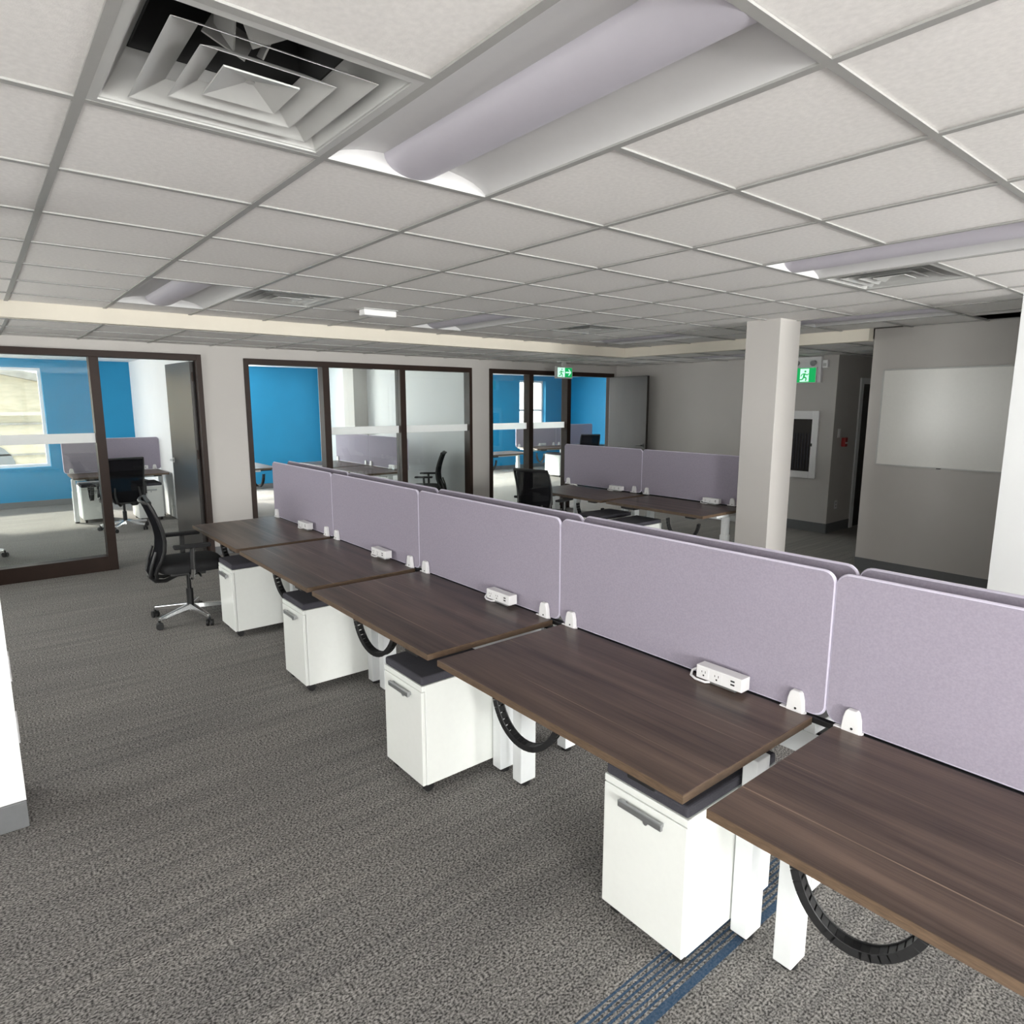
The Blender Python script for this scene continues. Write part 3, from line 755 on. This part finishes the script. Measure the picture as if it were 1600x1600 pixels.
# ------------------------------------------------------------------ mobile pedestals
def make_cabinet():
    root = empty('mobile_pedestal'); tag(root, 'x', 'cabinet')
    w, d = 0.165, 0.25
    body = MB().box(-w, w, -d, d-0.020, 0.048, 0.517).build('body', M_white, root, 0.003)
    MB().box(-w, w, d-0.020, d-0.002, 0.492, 0.517).build('top_rail', M_white, body, 0.002)
    door_ = MB().box(-w+0.001, w-0.001, d-0.018, d, 0.050, 0.489).build('drawer_front', M_white, root, 0.003)
    MB().box(-0.086, 0.086, d+0.012, d+0.024, 0.448, 0.470).box(-0.080, -0.066, d, d+0.013, 0.452, 0.466).box(0.066, 0.080, d, d+0.013, 0.452, 0.466).build('handle', M_steel, door_, 0.002)
    MB().cyl((-0.012, d, 0.432), (-0.012, d+0.006, 0.432), 0.009, n=12).box(-0.0135, -0.0105, d+0.006, d+0.0065, 0.427, 0.437).build('lock', M_steel, door_)
    MB().box(-w+0.003, w-0.003, -d+0.003, d-0.004, 0.517, 0.556).build('seat_cushion', M_cush, root, 0.010, 3)
    for sx in (-1, 1):
        for sy in (-1, 1):
            x, y = sx*(w-0.035), sy*(d-0.045)
            c = MB().cyl((x-0.012, y, 0.024), (x+0.012, y, 0.024), 0.024, n=14).box(x-0.015, x+0.015, y-0.012, y+0.018, 0.036, 0.049)
            c.build('caster', M_dark, root)
    return root
pcab = make_cabinet(); uc = []
CL = [((1.188, -1.752), 'white mobile pedestal nearest the camera, standing on the blue carpet stripe'),
      ((2.468, -1.628), 'white mobile pedestal second from the camera, under the third desk edge'),
      ((3.803, -1.636), 'white mobile pedestal third from the camera, beside a black cable chain'),
      ((5.045, -1.600), 'white mobile pedestal farthest along the front row, next to the black chair')]
for (x, y), lab in CL: place(pcab, uc, (x, y, 0), 0, lab, 'pedestals of the front row')
place(pcab, uc, (4.29, -5.09, 0), 0, 'white pedestal with black cushion under the back row, nearer the column', 'pedestals of the back row')
place(pcab, uc, (4.78, -5.20, 0), 0, 'white pedestal with black cushion under the back row, left one by the chair', 'pedestals of the back row')
place(pcab, uc, (10.98, -1.92, 0), PI/2, 'white pedestal in the left office right of the black chair', 'pedestals in the offices')
place(pcab, uc, (11.33, -1.27, 0), PI/2, 'white pedestal in the left office left of the black chair', 'pedestals in the offices')
place(pcab, uc, (9.2, -4.58, 0), 0, 'white pedestal in the middle office below the desk nearer the glass', 'pedestals in the offices')
place(pcab, uc, (10.25, -4.60, 0), 0, 'white pedestal in the middle office, left one under the desks', 'pedestals in the offices')
place(pcab, uc, (11.35, -10.66, 0), PI/2, 'white pedestal in the right office beneath the window desk', 'pedestals in the offices')

# ------------------------------------------------------------------ task chairs
def make_chair():
    root = empty('office_task_chair'); tag(root, 'x', 'chair')
    hub = MB().cyl((0, 0, 0.075), (0, 0, 0.125), 0.036, 0.030, 16).build('base_hub', M_chrome, root)
    for k in range(5):
        a = 2*PI*k/5 + 0.31
        c, s_ = math.cos(a), math.sin(a)
        spoke = MB(); A = Vector((c*0.02, s_*0.02, 0.105)); B = Vector((c*0.30, s_*0.30, 0.078)); sd_ = Vector((-s_, c, 0))
        vs = []
        for P, w_, h_ in ((A, 0.024, 0.022), (B, 0.014, 0.013)):
            vs += [P-sd_*w_-Vector((0, 0, h_)), P+sd_*w_-Vector((0, 0, h_)), P+sd_*w_*0.7+Vector((0, 0, h_)), P-sd_*w_*0.7+Vector((0, 0, h_))]
        spoke.add(vs, [(0, 3, 2, 1), (4, 5, 6, 7), (0, 1, 5, 4), (1, 2, 6, 5), (2, 3, 7, 6), (3, 0, 4, 7)])
        sp = spoke.build('base_spoke', M_chrome, root, 0.004)
        ca = MB(); q = Vector((c*0.302, s_*0.302, 0.0)); ax = Vector((math.cos(a+0.9), math.sin(a+0.9), 0))
        for s2 in (-1, 1): ca.cyl(q+ax*s2*0.008+Vector((0, 0, 0.027)), q+ax*s2*0.024+Vector((0, 0, 0.027)), 0.027, n=16)
        ca.cyl(q+Vector((0, 0, 0.03)), q+Vector((0, 0, 0.075)), 0.009)
        ca.build('caster', M_dark, sp)
    MB().cyl((0, 0, 0.12), (0, 0, 0.25), 0.026).cyl((0, 0, 0.25), (0, 0, 0.385), 0.016).build('gas_cylinder', M_dark, root)
    MB().box(-0.09, 0.09, -0.14, 0.12, 0.375, 0.425).build('tilt_mechanism', M_dark, root, 0.008)
    MB().tube([(0.09, 0.05, 0.40), (0.20, 0.06, 0.398), (0.25, 0.06, 0.395)], 0.007).build('height_lever', M_dark, root)
    # seat cushion: superellipse loft with waterfall front
    n = 28; rings = []
    for z, sc, dz in ((0.425, 0.86, 0), (0.430, 0.96, 0), (0.452, 1.0, 0), (0.480, 0.99, 0), (0.496, 0.93, 0), (0.502, 0.80, 0), (0.504, 0.4, 0)):
        ring = []
        for i in range(n):
            t_ = 2*PI*i/n; cx, sx = math.cos(t_), math.sin(t_)
            x = 0.250*sc*math.copysign(abs(cx)**0.55, cx); y = 0.245*sc*math.copysign(abs(sx)**0.55, sx)
            ring.append((x, y+0.02, z - (0.018*((y-0.14)/0.1)**2 if y > 0.14 else 0)))
        rings.append(ring)
    vs = [p for q in rings for p in q]; fs = []
    for a in range(len(rings)-1): fs += [(a*n+i, a*n+(i+1) % n, (a+1)*n+(i+1) % n, (a+1)*n+i) for i in range(n)]
    fs += [tuple(reversed(range(n))), tuple((len(rings)-1)*n+i for i in range(n))]
    MB().add(vs, fs, True).build('seat', M_seat, root)
    # curved backrest
    prof = [(-0.275, 0.395), (-0.283, 0.43), (-0.268, 0.48), (-0.238, 0.54), (-0.215, 0.61), (-0.208, 0.69), (-0.218, 0.77), (-0.240, 0.85), (-0.268, 0.93), (-0.292, 0.985)]
    wid = [0.15, 0.175, 0.195, 0.210, 0.220, 0.226, 0.230, 0.230, 0.228, 0.222]
    m_ = 9; grid = []
    for (y, z), w_ in zip(prof, wid):
        grid.append([(w_*(2*j/(m_-1)-1), y - 0.0 + 0.045*(2*j/(m_-1)-1)**2, z) for j in range(m_)])
    back = MB().sheet(grid, (0, -0.006, 0)).build('mesh_back', M_mesh, root)
    out = [g[0] for g in grid] + [p for p in grid[-1][1:-1]] + [g[-1] for g in reversed(grid)] + [p for p in reversed(grid[0][1:-1])]
    MB().tube([(a, b-0.003, c) for a, b, c in out], 0.013, 8, True).build('back_frame', M_dark, root)
    MB().box(-0.224, 0.224, -0.262, -0.232, 0.972, 1.0).build('back_top_rail', M_dark, back, 0.008)
    for s in (-1, 1):
        MB().tube([(s*0.05, -0.08, 0.385), (s*0.07, -0.17, 0.352), (s*0.10, -0.24, 0.365), (s*0.135, -0.275, 0.41), (s*0.15, -0.262, 0.49), (s*0.14, -0.225, 0.60)], [0.016, 0.016, 0.016, 0.015, 0.013, 0.010], 8).build('back_support', M_dark, root)
        arm = MB().tube([(s*0.10, 0.0, 0.40), (s*0.22, 0.0, 0.385), (s*0.275, 0.0, 0.41), (s*0.285, 0.005, 0.47)], [0.016, 0.017, 0.018, 0.018], 8).build('arm_bracket', M_chrome, root)
        MB().tube([(s*0.285, 0.005, 0.465), (s*0.287, 0.005, 0.56), (s*0.285, 0.01, 0.635)], [0.024, 0.022, 0.020], 10, flat=0.6).build('arm_post', M_dark, root)
        MB().box(s*0.285-0.042, s*0.285+0.042, -0.12, 0.14, 0.635, 0.660).build('arm_pad', M_seat, root, 0.010, 3)
    return root
pch = make_chair(); uch = []
place(pch, uch, (5.60, -1.22, 0), PI-0.10, 'black mesh task chair with chrome base at the left end of the front row', 'task chairs')
place(pch, uch, (5.54, -4.98, 0), PI+0.25, 'black mesh task chair at the corner of the back row', 'task chairs')
place(pch, uch, (10.25, -1.50, 0), -PI/2+0.08, 'black task chair seen from behind in the left office', 'task chairs')
place(pch, uch, (8.42, -5.22, 0), -0.68, 'task chair standing in for a reflection in the right glass pane of the middle office', 'task chairs')  # solid chair added where the pane mirrors one
place(pch, uch, (10.95, -11.25, 0), -PI/2-0.5, 'black task chair in the right office, mostly behind the back-row screen', 'task chairs')

place(pch, uch, (9.30, 0.15, 0), PI-0.3, 'task chair mostly cut off by the left edge, behind the glass', 'task chairs')

# ------------------------------------------------------------------ whiteboard
wb = empty('whiteboard', (2.2, -7.06, 1.12)); tag(wb, 'large blank whiteboard on the grey wall at the right', 'whiteboard')
MB().box(-0.60, 0.60, 0.004, 0.016, 0.0, 0.922).build('writing_surface', M_board, wb)
for nm, b in (('frame_rail', (-0.61, 0.61, 0.0, 0.022, -0.012, 0.002)), ('frame_rail', (-0.61, 0.61, 0.0, 0.022, 0.92, 0.934)), ('frame_stile', (-0.612, -0.598, 0.0, 0.022, 0.002, 0.92)), ('frame_stile', (0.598, 0.612, 0.0, 0.022, 0.002, 0.92))):
    MB().box(*b).build(nm, M_vent, wb, 0.002)
MB().box(0.02, 0.05, 0.022, 0.05, -0.012, -0.004).build('pen_clip', M_dark, wb)

# ------------------------------------------------------------------ exit signs
def running_man(parent, mt, cx, cz, s, y0, y1, flip=1):
    mb = MB()
    def seg(a, b, w):
        a = Vector((a[0]*flip, a[1])); b = Vector((b[0]*flip, b[1])); d = (b-a).normalized(); n = Vector((-d.y, d.x))*w
        P = [a+n, a-n, b-n, b+n]
        mb.prism([(cx+p.x*s, cz+p.y*s) for p in P], 1, y0, y1)
    for a, b, w in (((0.02, 0.12), (-0.02, -0.10), 0.055), ((-0.02, -0.10), (0.14, -0.16), 0.04), ((0.14, -0.16), (0.10, -0.34), 0.035), ((-0.02, -0.10), (-0.10, -0.24), 0.04), ((-0.10, -0.24), (-0.27, -0.26), 0.032),
                    ((0.02, 0.10), (0.18, 0.02), 0.028), ((0.18, 0.02), (0.27, 0.09), 0.025), ((0.02, 0.10), (-0.14, 0.06), 0.028), ((-0.14, 0.06), (-0.20, -0.06), 0.025)): seg(a, b, w)
    mb.prism([(cx+(0.06*flip+0.06*math.cos(q*PI/5))*s, cz+(0.23+0.06*math.sin(q*PI/5))*s) for q in range(10)], 1, y0, y1)
    return mb.build('pictogram_runner', mt, parent)
# local frame: face towards +y
e1 = empty('hanging_exit_sign', (7.15, -6.82, 2.075), PI/2); tag(e1, 'small exit sign with white arrow hanging in front of the right office', 'exit sign')
MB().box(-0.165, 0.165, -0.02, 0.02, 0.0, 0.175).build('sign_housing', M_vent, e1, 0.004)
bx('sign_panel', M_pict, e1, -0.005, 0.14, 0.0202, 0.0212, 0.02, 0.155)
bx('sign_panel', M_green, e1, -0.15, -0.005, 0.0202, 0.0212, 0.02, 0.155)
running_man(e1, M_green, 0.068, 0.088, 0.19, 0.0214, 0.0222, -1)
ar = MB(); ar.prism([(-0.135, 0.088), (-0.085, 0.138), (-0.075, 0.128), (-0.105, 0.098), (-0.02, 0.098), (-0.02, 0.078), (-0.105, 0.078), (-0.075, 0.048), (-0.085, 0.038)][::-1], 1, 0.0214, 0.0222); ar.build('arrow', M_pict, e1)
MB().box(-0.03, 0.03, -0.02, 0.02, 0.175, 0.235).build('stem', M_vent, e1, 0.003)
MB().box(-0.10, 0.10, -0.045, 0.045, 0.235, 0.2548).build('canopy', M_vent, e1, 0.004)
e2 = empty('wall_exit_sign', (4.42, YR, 1.985), 0.0); tag(e2, 'green running-man exit sign with emergency lamps on the wall right of the column', 'exit sign')
MB().box(-0.20, 0.17, 0.0, 0.05, 0.0, 0.34).build('backing_box', M_plastic, e2, 0.006)
MB().box(-0.155, 0.165, 0.05, 0.072, 0.0, 0.205).build('sign_housing', M_plastic, e2, 0.004)
bx('sign_panel', M_green, e2, -0.145, 0.155, 0.0722, 0.0735, 0.008, 0.197)
bx('sign_panel_doorway', M_pict, e2, -0.055, 0.065, 0.0737, 0.0745, 0.018, 0.187)
running_man(e2, M_green, 0.008, 0.10, 0.22, 0.0747, 0.0756, -1)
for s in (-0.11, 0.12):
    MB().cyl((s, 0.05, 0.265), (s, 0.10, 0.250), 0.030, 0.038, 16).build('lamp_head', M_steel, e2)

# ------------------------------------------------------------------ small wall fittings on the right wall
fc = empty('extinguisher_cabinet', (4.46, YR, 0.72)); tag(fc, 'white recessed fire extinguisher cabinet with dark glass door', 'cabinet')
for nm, b in (('frame_stile', (-0.25, -0.165, 0.0, 0.03, 0.0, 0.90)), ('frame_stile', (0.165, 0.25, 0.0, 0.03, 0.0, 0.90)), ('frame_rail', (-0.165, 0.165, 0.0, 0.03, 0.0, 0.09)), ('frame_rail', (-0.165, 0.165, 0.0, 0.03, 0.79, 0.90))):
    MB().box(*b).build(nm, M_plastic, fc, 0.004)
MB().box(-0.165, 0.165, 0.003, 0.010, 0.09, 0.79).build('door_glass', M_door, fc)
mbh = MB()
for q in range(7): mbh.tube([(-0.13+0.04*q, 0.016, 0.12), (-0.125+0.04*q, 0.018, 0.35), (-0.13+0.04*q, 0.016, 0.60)], 0.008, 6)
mbh.build('hose', M_cush, fc)
MB().box(-0.185, -0.17, 0.03, 0.04, 0.43, 0.47).build('latch', M_dark, fc, 0.002)
sb = empty('wall_sensor', (4.175, YR, 2.175)); tag(sb, 'small white sensor box beside the green exit sign', 'sensor')
MB().box(-0.035, 0.035, 0.0, 0.05, 0.0, 0.10).build('housing', M_plastic, sb, 0.006); MB().box(-0.02, 0.02, 0.05, 0.053, 0.02, 0.06).build('lens', M_vent, sb)
def wall_plate(name, label, cat, loc, rz, slots, mt=None):
    p = empty(name, loc, rz); tag(p, label, cat)
    MB().box(-0.037, 0.037, 0.0, 0.006, -0.058, 0.058).build('plate', mt or M_plastic, p, 0.002)
    if slots == 'outlet':
        for z in (-0.022, 0.022): bx('socket_slots', M_slot, p, -0.012, 0.012, 0.006, 0.0066, z-0.006, z+0.006)
    elif slots == 'switch': MB().box(-0.016, 0.016, 0.006, 0.010, -0.032, 0.032).build('rocker', M_plastic, p, 0.001)
    return p
wall_plate('light_switch', 'white switch plate on the dark corridor corner above the outlet', 'switch', (4.02, -8.70-0.16, 1.33), PI/2, 'switch')
wall_plate('wall_outlet', 'white outlet plate low on the dark corridor corner', 'outlet', (4.02, -8.93, 0.37), PI/2, 'outlet')
pu = empty('fire_alarm_pull', (4.02, -8.99, 1.21), PI/2); tag(pu, 'red fire alarm pull box on the corridor wall', 'fire alarm')
MB().box(-0.04, 0.04, 0.0, 0.05, -0.06, 0.06).build('housing', M_red, pu, 0.006); MB().box(-0.028, 0.028, 0.05, 0.06, -0.02, 0.0).build('pull_bar', M_plastic, pu, 0.002)
wall_plate('wall_outlet', 'dark outlet plate low on the wall, half hidden by the square column', 'outlet', (4.66, YR, 0.40), 0, 'outlet', M_dark)
wall_plate('wall_outlet', 'white outlet plate at the foot of the square column', 'outlet', (3.18, -5.49, 0.32), 0, 'outlet')
wall_plate('wall_outlet', 'edge-on outlet plate on the white wall end at left, upper one', 'outlet', (3.45, -0.014, 0.60), PI, 'outlet')
wall_plate('wall_outlet', 'edge-on outlet plate on the white wall end at left, lower one', 'outlet', (3.30, -0.014, 0.38), PI, 'outlet')

# ------------------------------------------------------------------ outside
gnd = struct(bx('ground', M_ground, None, -60, 70, -70, 60, -4.2, -4.0))
bd = empty('neighbouring_building', (23.0, 0, -4.0)); tag(bd, 'cream brick building with a gable roof seen through the left office window', 'building')
fa = MB(); fa.prism([(-9, 0), (9, 0), (9, 5.9), (4.0, 7.5), (-6.5, 5.2), (-9, 5.2)], 0, 0.0, 6.0); fa.build('facade', M_brick, bd)
ro = MB(); ro.prism([(4.0, 7.5), (4.0, 7.72), (-6.9, 5.32), (-6.9, 5.12)], 0, -0.5, 6.0); ro.build('roof_edge', M_roof, bd)
for z, h_, o_ in ((5.36, 0.10, 0.22), (5.10, 0.06, 0.10), (4.25, 0.05, 0.06), (3.95, 0.05, 0.06)):
    bx('cornice', M_stone if z > 5.2 else M_roof, bd, -o_, 0.0, -9, 9, z, z+h_)
def arch(cy):
    a = MB(); pts = [(cy-0.75, 2.2), (cy+0.75, 2.2)] + [(cy+0.75*math.cos(PI*q/12), 3.9+0.75*math.sin(PI*q/12)) for q in range(13)]
    a.prism(pts, 0, -0.06, 0.0); return a.build('arched_window', M_extglass, bd)
for cy in (-6.5, -0.1, 3.2): arch(cy)
